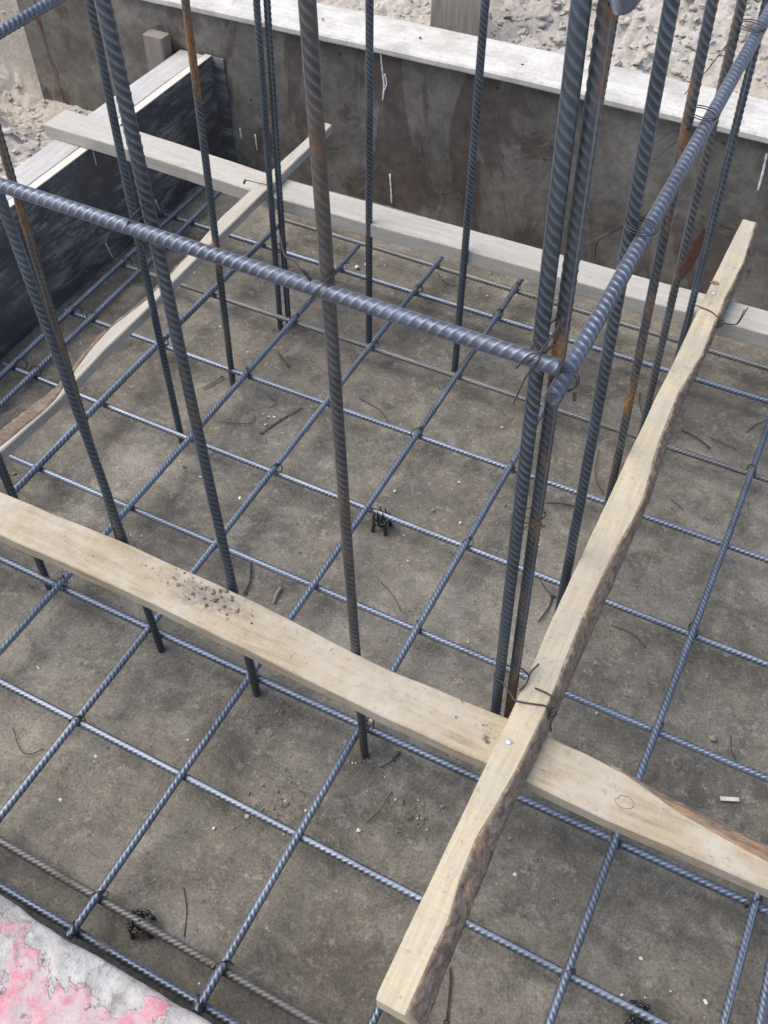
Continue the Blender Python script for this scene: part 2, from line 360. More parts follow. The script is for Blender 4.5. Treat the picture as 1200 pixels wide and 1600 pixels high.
# ---------------------------------------------------------------- ground sheet (pit is a hollow in it)
def axis_pts(a, b_, c, d):
    f = np.arange(b_, c, .0065); l = b_-np.geomspace(.02, b_-a, 34)[::-1]; r = c+np.geomspace(.02, d-c, 34); return np.concatenate([l, f, r])
gx = axis_pts(-90, -1.6, 2.0, 90); gy = axis_pts(-90, .8, 2.9, 90)
GX, GY = np.meshgrid(gx, gy, indexing='ij')
def sst(a, b_, x): u = np.clip((x-a)/(b_-a), 0, 1); return u*u*(3-2*u)
def soil_h(X, Y):
    left = .16-.14*sst(1.20, 1.66, Y)+.42*sst(-.5, -1.5, X)*(1-.97*sst(1.30, 1.70, Y))+.25*sst(-1.4, -4, X)
    back = .345+.30*sst(2.0, 3.2, Y)+.15*vn2(X, Y, 3, 1.3)*sst(2.0, 2.6, Y)
    h = left*(1-sst(1.783, 1.799, Y))+back*sst(1.783, 1.799, Y)
    wl = sst(-.975, -1.75, X)*(1-sst(1.9, 2.4, Y)); h = h*(1-wl)+(.42+.2*sst(1.5, 2.3, Y))*wl*.9+h*wl*.1
    near = sst(-.2, -.5, Y); h = h*(1-near)+.16*near
    right = sst(2.7, 2.9, X); h = h*(1-right*(1-near)*(1-sst(1.74, 1.8, Y)))+.3*right*(1-near)*(1-sst(1.74, 1.8, Y))
    R = np.hypot(X-1, (Y-.9)*1.1); unseen_bank = 2.6*sst(4.0, 8.5, R)*(.75+.25*vn2(X, Y, 8, .35)); h = h+unseen_bank  # unseen bank, added so upright bars reflect dark earth instead of bright horizon
    fine = (np.abs(X) < 6)*(np.abs(Y) < 7)
    calm = 1-.5*sst(1.45, 1.68, Y)*(1-sst(1.78, 1.80, Y))*(X > -.99)
    lump = .026*vn2(X, Y, 21, 9)+.022*np.abs(vn2(X, Y, 22, 19))+.014*np.abs(vn2(X, Y, 23, 34))+.007*np.abs(vn2(X, Y, 24, 70))+.004*vn2(X, Y, 26, 130)
    h = h+lump*fine*calm+(1-fine)*.3*vn2(X, Y, 25, .5)
    keep = (X > -.462)*(X < 2.75)*(Y > -.13)*(Y < 1.800)
    nb = (X > -.50)*(X < 2.8)*(Y > -.45)*(Y <= -.13); h = np.where(nb, np.minimum(h, .20), h)
    bw = (X > -1.0)*(Y >= 1.80)*(Y < 1.95); h = np.where(bw, np.minimum(h, .385), h)
    return np.where(keep > 0, -.12, h)
GZ = soil_h(GX, GY)
nx, ny = GX.shape
I = np.arange(nx*ny).reshape(nx, ny)
F = np.stack([I[:-1, :-1], I[1:, :-1], I[1:, 1:], I[:-1, 1:]], -1).reshape(-1, 4)
g = mk('ground', np.stack([GX, GY, GZ], -1).reshape(-1, 3), F, M_SOIL); tag(g, kind='structure')

# loose clods lying on the soil: uncountable
ICO = None
def ico():
    global ICO
    if ICO is None:
        import bmesh
        bm = bmesh.new(); bmesh.ops.create_icosphere(bm, subdivisions=2, radius=1); bm.verts.ensure_lookup_table()
        ICO = (np.array([v.co[:] for v in bm.verts]), np.array([[v.index for v in f.verts] for f in bm.faces])); bm.free()
    return ICO
def lumps(name, pts, sizes, m, flat=.75, rough=.35, smooth=False, jit=.0):
    v, f = ico(); V = []; Fs = []; o = 0
    for p, s_ in zip(pts, sizes):
        d = rng.normal(size=3); k = rng.uniform(2, 3.5); n1 = np.sin(v@(rng.normal(size=3)*k)+rng.uniform(0, 6))*rough+np.sin(v@(rng.normal(size=3)*k*2.3)+rng.uniform(0, 6))*rough*.5+rng.normal(size=len(v))*jit
        q = v*(1+n1[:, None])*np.array([rng.uniform(.7, 1.3), rng.uniform(.7, 1.3), flat*rng.uniform(.7, 1.2)])*s_
        a = rng.uniform(0, 6.28); c, s2 = math.cos(a), math.sin(a); q = q@np.array([[c, s2, 0], [-s2, c, 0], [0, 0, 1]])
        V.append(q+np.array(p)); Fs.append(f+o); o += len(v)
    return mk(name, np.concatenate(V), np.concatenate(Fs), m, None, smooth)
def scatter_soil(n, x0, x1, y0, y1, smin, smax):
    X = rng.uniform(x0, x1, n); Y = rng.uniform(y0, y1, n); s_ = smin*(smax/smin)**(rng.uniform(0, 1, n)**2.2); Z = soil_h(X, Y)+s_*.05
    ok = ~((X > -.47) & (Y < 1.93) & (X < 2.8)) & ~((X > -1.01) & (Y > 1.76) & (Y < 1.93)) & (Z > -.05) & ~((X-s_*1.6 < -.45) & (X+s_*1.6 > -.47) & (Y < 1.8) & (X > -.53))
    return np.stack([X, Y, Z], 1)[ok], s_[ok]
P1, s1 = scatter_soil(7000, -1.7, -.49, .75, 2.4, .0012, .014)
P2, s2 = scatter_soil(8000, -.9, 1.9, 1.94, 2.8, .0012, .015)
tag(lumps('soil_clods', np.concatenate([P1, P2]), np.concatenate([s1, s2]), M_SOIL, smooth=False, jit=.11, rough=.28, flat=.6), 'loose pale clods and crumbs of sandy soil outside the formwork', 'soil', kind='stuff')

# ---------------------------------------------------------------- slab inside the pit
fx = np.linspace(-.352, 2.7, 240); fy = np.linspace(-.088, 1.779, 160); X, Y = np.meshgrid(fx, fy, indexing='ij')
Z = .0035*vn2(X, Y, 41, 5)+.0010*np.abs(vn2(X, Y, 44, 30))+.0012*vn2(X, Y, 42, 14)+.0006*vn2(X, Y, 43, 45)
nx, ny = X.shape; I = np.arange(nx*ny).reshape(nx, ny)
F = np.stack([I[:-1, :-1], I[1:, :-1], I[1:, 1:], I[:-1, 1:]], -1).reshape(-1, 4)
tag(mk('floor', np.stack([X, Y, Z], -1).reshape(-1, 3), F, M_FLOOR), kind='structure')

# ---------------------------------------------------------------- formwork
fb = empty('formwork', (.8, 1.79, 0)); tag(fb, 'tall brown formwork wall with peeling maroon face and bleached white top board', 'formwork')
def under(o, root): 
    o.parent = root; o.matrix_parent_inverse = Matrix.Identity(4); o.location = o.location-root.location; return o
under(box('face_panel', -.985, 2.7, 1.78, 1.799, -.02, .399, M_WALL, ch=.001, jag=.0008, n=60), fb)
under(board('top_board', -.62, 2.7, 1.762, 1.912, lambda s: .418+.003*np.sin(s*3), .018, M_WPALE, n=140, rough=.0018, seed=4, ch=.004), fb)
under(board('cleat_strip', -1.0, 2.7, 1.80, 1.86, .398, .05, M_STAKE, n=20, seed=14), fb)
under(box('corner_strip', -.368, -.318, 1.7755, 1.7795, .0, .29, M_BLACK, ch=.0005), fb)
def drip(pts, r, root, m=M_WHITE):
    P = catmull(pts, 5); n = len(P); R = tube_rings(P, 1., 6)
    rings = []
    for i in range(n):
        c = np.array(P[i]); k = r*(.45+.55*abs(math.sin(i*1.7+r*900))); rings.append(c+(R[i]-c)*k)
    V, F = sweep(np.array(rings)); return under(mk('paint_drip', V, F, m), root)
drip([(.128, 1.779, .404), (.1325, 1.779, .36), (.137, 1.779, .32), (.133, 1.779, .283)], .0028, fb)
drip([(.139, 1.779, .35), (.144, 1.779, .33), (.139, 1.779, .31)], .0022, fb)
drip([(.1526, 1.779, .0962), (.156, 1.779, .05), (.158, 1.779, .0135)], .0028, fb)
drip([(1.021, 1.779, .374), (1.025, 1.779, .33), (1.0265, 1.779, .29)], .0035, fb)
drip([(-.295, 1.779, .11), (-.294, 1.779, .08)], .0025, fb)
drip([(-.248, 1.779, .105), (-.247, 1.779, .06)], .0025, fb)

for k_, (x_, z_) in enumerate([(-.2, .375), (.02, .372), (.42, .378), (.66, .37), (.93, .374), (1.3, .375), (.30, .08), (.85, .10), (-.25, .2), (.55, .24)]):
    v_, f_ = ico(); under(mk('nail_head', v_*np.array([.0032, .0012, .0032])+np.array([x_, 1.779, z_]), f_, M_WIRE), fb)
for x_ in (-.3, -.05, .2, .46, .75, 1.02, 1.3):
    v_, f_ = ico(); under(mk('nail_head', v_*np.array([.0035, .0035, .0012])+np.array([x_, 1.83+.01*math.sin(x_*9), .4215]), f_, M_WIRE), fb)
fl = empty('formwork', (-.40, 1.0, 0)); tag(fl, 'low black faced formwork side with scuffed film and grey timber rail on top', 'formwork')
def yb(o): return o
under(board('face_panel', -.09, 1.774, -.371, -.353, .2885, .31, M_BLACK, n=50, rough=.0006, seed=2, axis='y', ch=.0008), fl)
under(board('panel_edge', -.09, 1.776, -.3722, -.3522, lambda s: .292+.002*np.sin(s*4), .003, M_PLYEDGE, n=60, rough=.0008, seed=3, axis='y', ch=.0005), fl)
under(board('top_rail', -.09, 1.772, -.4475, -.3735, lambda s: .2905+.001*np.sin(s*5), .05, M_WGREY2, n=90, rough=.0016, seed=6, axis='y', ch=.003), fl)
drip([(-.3525, 1.2896, .280), (-.3525, 1.290, .262), (-.3525, 1.2898, .244)], .0018, fl)
drip([(-.3525, 1.256, .055), (-.3525, 1.262, .03), (-.3525, 1.267, .008)], .0022, fl)
drip([(-.3525, 1.46, .06), (-.3525, 1.465, .04), (-.3525, 1.47, .022)], .0022, fl)

fnr = empty('formwork', (.9, -.2, 0)); tag(fnr, 'low formwork edge in the foreground caked in plaster and flaking pink paint', 'formwork')
# top slab of the near side, dense mesh with crusty edge
px_ = np.linspace(-.45, 2.7, 620); py_ = np.linspace(0, 1, 60)
A, B = np.meshgrid(px_, py_, indexing='ij'); edge = -.0905+.0035*fn1(px_, 77, 9, 4)
YY = edge[:, None]-B*.33
ZZ = .290+.0022*vn2(A, YY, 51, 18)+.0026*np.abs(vn2(A, YY, 52, 45))+.0012*vn2(A, YY, 53, 120)-.006*np.exp(-B*60)
top = np.stack([A, YY, ZZ], -1); n1, n2 = A.shape
front = top[:, 0].copy(); front[:, 2] = .262; back_ = top[:, -1].copy(); back_[:, 2] = .262
V = np.concatenate([top.reshape(-1, 3), front, back_]); I = np.arange(n1*n2).reshape(n1, n2); fr = n1*n2+np.arange(n1); bk = fr+n1
Fq = np.concatenate([np.stack([I[:-1, :-1], I[:-1, 1:], I[1:, 1:], I[1:, :-1]], -1).reshape(-1, 4),
     np.stack([I[:-1, 0], I[1:, 0], fr[1:], fr[:-1]], -1), np.stack([I[1:, -1], I[:-1, -1], bk[:-1], bk[1:]], -1), np.stack([fr[:-1], fr[1:], bk[1:], bk[:-1]], -1)])
under(mk('top_board', V, Fq, M_PINK), fnr)
under(box('face_panel', -.45, 2.7, -.112, -.094, -.02, .2615, M_NEARFACE, ch=.001, n=30), fnr)

# stakes outside
st = board('stake', .0, .62, -.072, .072, .011, .022, M_STAKE, n=24, rough=.002, seed=31, ch=.003)
st.rotation_euler = (0, -math.pi/2, math.pi/2); st.rotation_euler = (0, 0, 0)
st.matrix_world = Matrix(((0, 1, 0, .228), (0, 0, 1, 1.995), (1, 0, 0, .20), (0, 0, 0, 1))) if False else Matrix.Translation((.228, 1.985, .20)) @ Matrix(((0, 1, 0, 0), (.06, 0, -1, 0), (1, 0, .06, 0), (0, 0, 0, 1)))
tag(st, 'upright brown plank stake driven into the soil behind the tall formwork', 'stake')
sk = board('stake', .0, .42, -.03, .03, .02, .04, M_STAKE, n=16, rough=.002, seed=33, ch=.004)
sk.matrix_world = Matrix.Translation((-.465, 1.66, -.09)) @ Matrix(((0, 1, 0, 0), (.03, 0, -1, 0), (1, 0, .03, 0), (0, 0, 0, 1)))
sk.location.y = 1.735; sk.location.x = -.495
tag(sk, 'short chewed stake top beside the far end of the low black formwork', 'stake')

# ---------------------------------------------------------------- timbers laid over the pit
bt = empty('batten', (.3, 1.31, .285)); tag(bt, 'long grey batten resting across the low black formwork and along the tall wall', 'batten')
under(board('timber', -.468, 1.62, interp([(-.47, 1.276), (.1, 1.266), (.7, 1.276), (1.6, 1.296)]), interp([(-.47, 1.352), (.1, 1.338), (.6, 1.343), (1.6, 1.362)]), lambda s: .3235+.0015*np.sin(s*3)-.012*sst(-.3, .2, s), .031, M_WGREY, n=160, rough=.0013, seed=41, ends=.003), bt)
dg = empty('board', (.12, .9, .31)); tag(dg, 'thin waney board with grey bark crossing over the long grey batten', 'board')
DR = interp([(.34, .150), (.426, .152), (.563, .158), (.70, .1475), (.82, .1465), (1.0, .1405), (1.33, .133), (1.54, .1275)])
DL = interp([(.34, .112), (.486, .113), (.60, .126), (.725, .110), (.83, .119), (.99, .118), (1.32, .083), (1.548, .0895)])
DM = interp([(.34, .140), (.439, .143), (.529, .152), (.566, .1515), (.632, .136), (.696, .124), (.757, .119), (.851, .130), (.93, .124), (.99, .118), (1.1, .105)])
under(board('timber', .392, 1.545, lambda s: np.maximum(DM(s), DL(s)+.002), DR, .3345, .0205, M_WGREYY, n=120, rough=.001, seed=45, axis='y', ends=.002), dg)
def bark_strip(name, s, a, b_, m, root, seed, k=10, th=.003, axis='y', rgh=.0015, base=None):
    """solid crust between polylines a(s), b(s) given as (u,z) arrays, thickness th"""
    rings = []
    for i in range(len(s)):
        A_ = np.array(a[i]); B_ = np.array(b_[i]); d = B_-A_; L = np.linalg.norm(d)+1e-9; nrm = np.array([-d[1], d[0]])/L
        if nrm[1] < 0: nrm = -nrm
        out = []; 
        for j in range(k+1):
            u = j/k; h = th*(math.sin(math.pi*min(max(u, .04), .96))**.5)*(1+.45*float(vn2(np.array(s[i]*1.), np.array(u*L), seed, 90)))+rgh*float(vn2(np.array(s[i]*1.), np.array(u*L+3), seed+1, 260))
            out.append(A_+d*u+nrm*max(h, .0003))
        inn = [A_+d*u-nrm*.002 for u in (1, .5, 0)] if base is None else [np.array([B_[0]+.004, B_[1]-.003]), np.array([B_[0]+.004, base]), np.array([A_[0]+.001, base])]
        rings.append([(p[0], s[i], p[1]) if axis == 'y' else (s[i], p[0], p[1]) for p in out+inn])
    V, F = sweep(np.array(rings)); return under(mk(name, V, F, m), root)
s = np.linspace(.40, 1.02, 150); z0 = .3345
bark_strip('bark', s, [(DL(x)-.004, z0-.013) for x in s], [(max(DM(x)+.0015*float(vn2(np.array(x), np.array(0.), 5, 60)), DL(x)+.002), z0+.0005) for x in s], M_BARKG, dg, 61, th=.0022, base=.3145)

wd = empty('board', (.7, .34, .293)); tag(wd, 'wide flat pine board with dirt on it lying in front of the column bars', 'board')
WL = interp([(-.46, .312), (.19, .3125), (.48, .3145), (.70, .310), (.89, .3035), (1.04, .3055), (1.19, .303), (1.38, .307), (2.0, .305)])
WU = interp([(-.46, .378), (.19, .379), (.43, .384), (.65, .382), (.78, .373), (.86, .3695), (1.03, .374), (1.19, .371), (1.38, .3615), (2.0, .365)])
wane = interp([(1.14, 0), (1.187, .002), (1.22, .008), (1.25, .014), (1.31, .020), (1.37, .022), (1.9, .020)])
wob = board('timber', -.46, 1.95, WL, WU, lambda s: .3155+.0012*np.sin(s*5), .0225, M_WYEL2, n=260, rough=.0014, seed=52, wane=wane, ends=.003); under(wob, wd)
s = np.linspace(1.17, 1.9, 190)
bark_strip('wane', s, [(WU(x)-wane(x)-.001, .3158+.0012*math.sin(x*5)) for x in s], [(WU(x)+.0025, .3155-.017) for x in s], M_WANE, wd, 63, axis='x', th=.0035)
LP = [p+Vector((rnd.uniform(-1, 1)*.0011, rnd.uniform(-1, 1)*.0011, rnd.uniform(-1, 0)*.0006)) for p in loop((1.20, .333, .3160), (1, .3, 0), (-.3, 1, 0), .011, .008, 22, .93)]
V, F = sweep(tube_rings(catmull(LP, 3), .0006)); under(mk('knot', V, F, M_CRUMB), wd)

nb = empty('board', (1.06, .78, .316)); tag(nb, 'long narrow pine board with bark along one edge lying over the wide board', 'board')
NL = interp([(-.02, 1.038), (.0, 1.037), (.16, 1.0368), (.37, 1.0371), (.56, 1.033), (.85, 1.030), (1.21, 1.0305), (1.56, 1.0315)])
NR = interp([(-.02, 1.091), (.01, 1.0905), (.25, 1.082), (.41, 1.085), (.80, 1.083), (1.02, 1.0695), (1.39, 1.071), (1.6, 1.069)])
NT = interp([(-.02, 1.072), (.004, 1.0705), (.10, 1.071), (.15, 1.063), (.198, 1.0615), (.29, 1.071), (.385, 1.0725), (.566, 1.0668), (.66, 1.069), (.732, 1.075), (.78, 1.075), (.90, 1.062), (1.02, 1.058), (1.12, 1.0665), (1.2, 1.0645), (1.30, 1.0625), (1.42, 1.0655), (1.565, 1.0545)])
NZ = .3505
under(board('timber', .0, 1.562, NL, lambda s: NR(s)-.002, lambda s: NZ+.001*np.sin(s*6), .0335, M_WYEL, n=240, rough=.0012, seed=57, axis='y', wane=lambda s: NR(s)-.002-NT(s)-.002, ends=.004), nb)
s = np.linspace(.003, 1.560, 420)
bark_strip('bark', s, [(NT(x)+.0008*float(fn1(x, 91, 30, 2))+.0020, NZ+.001*math.sin(x*6)+.0002) for x in s], [(NR(x), NZ-.031) for x in s], M_BARK, nb, 65, k=12, th=.0028)
for (x, y, r) in ((1.034, 1.333, .0065),):
    v, f = ico(); q = v*np.array([r*1.3, r, .0012 if y > 1 else .004])+np.array([x+.002, y, NZ+.001 if y > 1 else .338]); under(mk('knot', q, f, M_KNOT), nb)
for (x, y) in ((1.0501, .3251), (1.0427, 1.3015)):
    v, f = ico(); q = v*np.array([.0043, .0043, .0016])+np.array([x, y, NZ+.0018]); under(mk('nail_head', q, f, M_NAIL), nb)

# dirt crumbs on the wide board
n = 170; a = rng.normal(size=(n, 2))*np.array([.035, .009])+np.array([.585, .362]); a = a[(a[:, 1] < .378) & (a[:, 1] > .318)]
a = np.concatenate([a, rng.uniform((.3, .32), (1.02, .37), (40, 2)), rng.normal(size=(25, 2))*.01+np.array([1.02, .345])]); sz = .0004*(7.)**(rng.uniform(0, 1, len(a))**3.5)
tag(lumps('dirt_crumbs', np.concatenate([a, .3172+sz[:, None]*.4], 1), sz, M_CRUMB, .8), 'grey crumbs of dirt strewn on the wide pine board', 'dirt', kind='stuff')
n = 950; a = rng.uniform((-.34, -.07), (1.9, 1.76), (n, 2)); cl = rng.normal(size=(160, 2))*.03+np.array([[(.43, .42), (.83, .36), (.25, .72), (1.12, .62), (1.35, .25), (.7, .2), (-.1, .55), (.35, .72)][i % 8] for i in range(160)])
a = np.concatenate([a, cl]); sz = .0006*5.5**(rng.uniform(0, 1, len(a))**4)
ok = (a[:, 1] > -.07); a = a[ok]; sz = sz[ok]
half = rng.uniform(size=len(a)) < .55
cl2 = np.concatenate([rng.normal(size=(60, 2))*.022+np.array(q) for q in ((.635, .38), (.74, .26), (.46, .15), (.93, .33), (.30, .95), (.86, .95))]); a = np.concatenate([a, cl2]); sz = np.concatenate([sz, .0008*4.**(rng.uniform(0, 1, len(cl2))**2.5)]); half = np.concatenate([half, rng.uniform(size=len(cl2)) < .12])
for nm, msk, mm, lb in (('pale_grit', half, M_CHIP, 'pale specks of grit and sawdust scattered over the concrete floor'), ('dark_grit', ~half, M_CRUMB, 'brown crumbs of soil scattered over the concrete floor')):
    tag(lumps(nm, np.concatenate([a[msk], sz[msk][:, None]*.5+.001], 1), sz[msk], mm, .6), lb, 'grit', kind='stuff')

# ---------------------------------------------------------------- floor mesh
GA = 'floor mesh bars running along the tall wall'; GB = 'floor mesh bars running from the foreground to the tall wall'
ZA, ZB = .046, .0585
rowsA = [(-.0485, .05, 1.95, .0118, M_ST, 'bluish floor bar nearest the pink formwork edge, hugging it'),
 (.004, .05, 1.95, .0115, M_STD, 'dull brown rusty floor bar just beyond the one hugging the pink edge'),
 (.2035, -.3, 1.95, .0118, M_ST, 'bluish floor bar running midway between the wide board and the pink edge'),
 (.4045, -.3, 1.95, .0125, M_ST, 'bluish floor bar showing along the lower edge of the wide pine board'),
 (.6055, -.087, 1.95, .0115, M_ST, 'first bluish floor bar on the wall side of the wide pine board'),
 (.807, -.285, 1.95, .0112, M_ST, 'floor bar carrying the black spacer in the middle of the pit'),
 (1.0155, -.285, 1.95, .0115, M_ST, 'floor bar next on the wall side of the one with the middle black spacer'),
 (1.213, -.285, 1.95, .0110, M_STD, 'dull dusty floor bar passing the feet of the far row of column bars'),
 (1.431, -.305, 1.95, .0115, M_ST, 'floor bar second nearest the tall wall, under the long grey batten'),
 (1.541, -.036, 1.95, .0115, M_STD, 'floor bar nearest the tall wall, ending short on its left')]
tw = {6: 0, 9: -.012}
for i, (y, x0, x1, d, m, lb) in enumerate(rowsA):
    sk_ = {4: -.002, 5: -.012, 8: 0, 9: -.022}.get(i, 0)
    rebar((x0, y-sk_*.3, ZA), (x1, y+sk_, ZA), d, m, lb, GA, seed=i+1, bow=.0045)
colsB = [((-.236, .30), (-.274, 1.57), .0118, M_ST, 'floor bar nearest the low black formwork, outer one of a close pair'),
 ((-.182, .30), (-.228, 1.59), .0118, M_ST, 'inner bar of the close pair beside the low black formwork'),
 ((-.010, .53), (-.016, 1.50), .0140, M_ST, 'thick floor bar between the waney thin board and the column bars'),
 ((.206, -.06), (.200, 1.52), .0118, M_ST, 'floor bar running under the left row of column bars'),
 ((.4, -.06), (.398, 1.575), .0115, M_ST, 'floor bar to the right of the blue column bar that leans past the rusty one'),
 ((.597, -.062), (.599, 1.576), .0118, M_ST, 'floor bar ending on the pink formwork edge left of the lower black spacer'),
 ((.803, -.06), (.799, 1.56), .0120, M_ST, 'floor bar passing right of the central column bar'),
 ((1.012, -.06), (1.012, 1.56), .0115, M_ST, 'floor bar hidden along the narrow bark edged board'),
 ((1.2145, -.06), (1.213, 1.56), .0120, M_ST, 'floor bar first to the right of the narrow bark edged board'),
 ((1.410, -.06), (1.409, 1.56), .0118, M_ST, 'floor bar rightmost but one, crossing the end of the wide board'),
 ((1.460, -.06), (1.440, .60), .0118, M_ST, 'short floor bar at the lower right corner beside its parallel neighbour')]
for i, (a, b_, d, m, lb) in enumerate(colsB):
    rebar((*a, ZB), (*b_, ZB), d, m, lb, GB, seed=40+i, bow=.0045)
# ---------------------------------------------------------------- column bars
GC = 'upright column bars'; H = 1.55
cols = [((.155, .412), (.1819, .4536), 0.0132, M_VB, 'upright column bar at the left frame edge, its foot emerging under the wide board'),
 ((.414, .394), (.4005, .3773), 0.0128, M_VB, 'blue column bar leaning past a thinner rusty one near the left edge'),
 ((.2074, .5515), (.2347, .5838), 0.0115, M_VRR, 'thin orange rusty column bar near the left edge beside a blue one'),
 ((.605, .396), (.5964, .3881), 0.0138, M_VB, 'thick column bar beside a thinner one, foot under the wide board by the dirt crumbs'),
 ((.161, .822), (.1805, .8403), 0.0125, M_VB, 'thinner dark column bar behind the thick one above the black formwork'),
 ((.158, 1.017), (.1908, 1.0429), 0.0128, M_VR, 'slim column bar with rust in front of the thin waney board'),
 ((.151, 1.228), (.1907, 1.255), 0.0128, M_VB, 'left bar of the touching pair at the far left column corner'),
 ((.1635, 1.244), (.2025, 1.268), 0.0128, M_VB, 'right bar of the touching pair at the far left column corner'),
 ((.816, .38), (.7964, .368), 0.0126, M_VG, 'thick weathered column bar in the middle, brown rust streak down it'),
 ((.355, 1.275), (.3741, 1.2852), 0.0134, M_VB, 'slim straight column bar before the tall wall with white drips beside it'),
 ((.569, 1.268), (.5842, 1.274), 0.0138, M_VB, 'dark column bar before the tall wall left of the thick corner pair'),
 ((1.0135, .409), (.9763, .3981), 0.0134, M_VB, 'left bar of the thick pair at the near right column corner'),
 ((1.0285, .4195), (.9925, .4090), 0.0132, M_VR, 'right bar of the thick corner pair, orange rust spots on it'),
 ((.7982, 1.2445), (.7957, 1.2438), 0.0118, M_VG, 'thin column bar glimpsed just behind the thick corner pair'),
 ((1.0235, .6341), (.9856, .626), 0.014, M_VB, 'dark column bar first behind the thick corner pair on the right'),
 ((1.0255, .8583), (.9747, .8491), 0.013, M_VR, 'column bar turning orange rusty low down beside the narrow board'),
 ((1.0197, 1.0743), (.9723, 1.0678), 0.0126, M_VG, 'dull grey column bar third from the near right corner pair'),
 ((1.0225, 1.2838), (.9705, 1.2778), 0.013, M_VB, 'last column bar at the far right corner beside the narrow board tip')]
rolls = {8: 1.2, 1: .3}
for i, (a, b_, d, m, lb) in enumerate(cols):
    rebar((*a, 0.0), (*b_, H), d, m, lb, GC, seed=80+i, pitch=.0098, bow=.003 if i != 8 else .004)
# horizontal hoops
GH = 'horizontal column hoops'
rebar((.12, .3615, .9165), (1.0235, .3585, .912), .0140, M_HB, 'bright horizontal hoop bar tied across the front column bars', GH, seed=121, pitch=.0092, slant=1.35, duty=.66, roll='edge', bow=.001)
rebar((1.0175, .380, .858), (1.0195, 1.42, .906), .0150, M_HB, 'bright horizontal hoop bar on the right with its cut end facing the viewer', GH, seed=122, slant=1.35, duty=.66, pitch=.0092, roll='edge', bow=.001)
rebar((.1495, .34, .877), (.1495, 1.36, .880), .0145, M_HB, 'horizontal hoop bar crossing the top left corner', GH, seed=123, slant=1.35, duty=.66, pitch=.0092, roll='edge', bow=.001)
rebar((1.0205, .366, 1.190), (1.024, 1.40, 1.205), .0172, M_HB, 'end of an upper hoop bar poking in at the top edge', GH, seed=124, slant=1.35, duty=.66, pitch=.0092, bow=.001)

# ---------------------------------------------------------------- tie wires
WR = .00065
def tie_h(c, u, v, ru, rv, label, tail=None, ends=(), turns=3, double=True, group=None):
    P = [loop(c, u, v, ru, rv, 22)]
    if double: P.append(loop(Vector(c)+Vector((.0015, .001, .0022)), u, v, ru, rv, 22))
    if tail: P += twist(tail[0], tail[1], turns)
    for e in ends: P.append(catmull(e, 5))
    return wires('tie_wire', P, WR, M_WIRE, label, 'tie wire', group)
gt = 'tie wires on the floor mesh crossings'
xs = {0: -.015, 1: .203, 2: .399, 3: .598, 4: .801, 6: 1.2135, 7: 1.41}; ys = [-.0485, .004, .2035, .4045, .6055, .807, 1.0155, 1.213, 1.431, 1.541]
src = None
cross = [(3, 0), (3, 1), (4, 1), (4, 0), (2, 2), (4, 5), (6, 5), (6, 4), (3, 6), (4, 4), (3, 8), (2, 7), (1, 6), (1, 7), (2, 8), (6, 3), (7, 3), (3, 9), (4, 6), (1, 3), (0, 6), (0, 7), (2, 5), (1, 8), (6, 7), (6, 2)]
for k, (cx, cy) in enumerate(cross):
    x, y = xs[cx], ys[cy]; sg = 1 if k % 3 else -1; u = (.7, .7*sg, 0)
    if src is None or True:
        c = (x, y, .0525); du = Vector(u).normalized(); e0 = Vector(c)+du*.0085+Vector((0, 0, .011)); a = rnd.uniform(0, 6.28); L = rnd.uniform(.004, .012)
        e1 = e0+Vector((math.cos(a)*L, math.sin(a)*L, .002))
        tie_h(c, u, (0, 0, 1), .0115, .0145, 'thin dark wire tying two crossing floor mesh bars', (e0, e1), (), 2, k % 2 == 0, gt)
for (x, y) in ((-.243, .822), (-.252, 1.018), (-.262, 1.216), (-.201, .818), (-.209, 1.018)):
    tie_h((x, y, .0525), (.7, .7, 0), (0, 0, 1), .0115, .0145, 'thin dark wire tying two crossing floor mesh bars', None, (), 2, True, gt)
# hoop ties on the right
tie_h((1.012, .626, .8795), (-.25, .9, .1), (1, 0, 0), .0112, .0168, 'wire loop with long twisted tail on the right hoop, nearest the corner', ((1.0, .600, .892), (.997, .562, .906)), ([(.997, .562, .906), (.985, .556, .898), (.98, .548, .889), (.977, .54, .883)], [(.997, .562, .906), (.985, .575, .885), (.98, .60, .8502)]))
tie_h((1.0105, .852, .890), (-.25, .9, .1), (1, 0, 0), .0112, .0168, 'wire loop with curled tail on the right hoop at the rusty column bar', ((1.0, .840, .876), (1.0, .877, .855)), ([(1.0, .877, .8536), (.985, .858, .862), (.97, .831, .856)], [(1.0, .877, .8536), (.99, .865, .848), (.972, .832, .835)]))
tie_h((1.0095, 1.07, .900), (-.25, .9, .1), (1, 0, 0), .0112, .0168, 'wire loop on the right hoop at the grey column bar near the top', ((1.0, 1.03, .903), (1.0, .958, .914)), ([(1.0, .95, .9148), (.99, .99, .89), (.98, 1.01, .865)], [(.98, 1.01, .865), (.974, .98, .862), (.97, .951, .859)]))
tie_h((1.0185, .402, .8605), (.1, .3, .95), (1, 0, 0), .0105, .0115, 'wire ring round the cut end of the right hoop', ((1.03, .402, .852), (1.032, .398, .846)), (), 1)
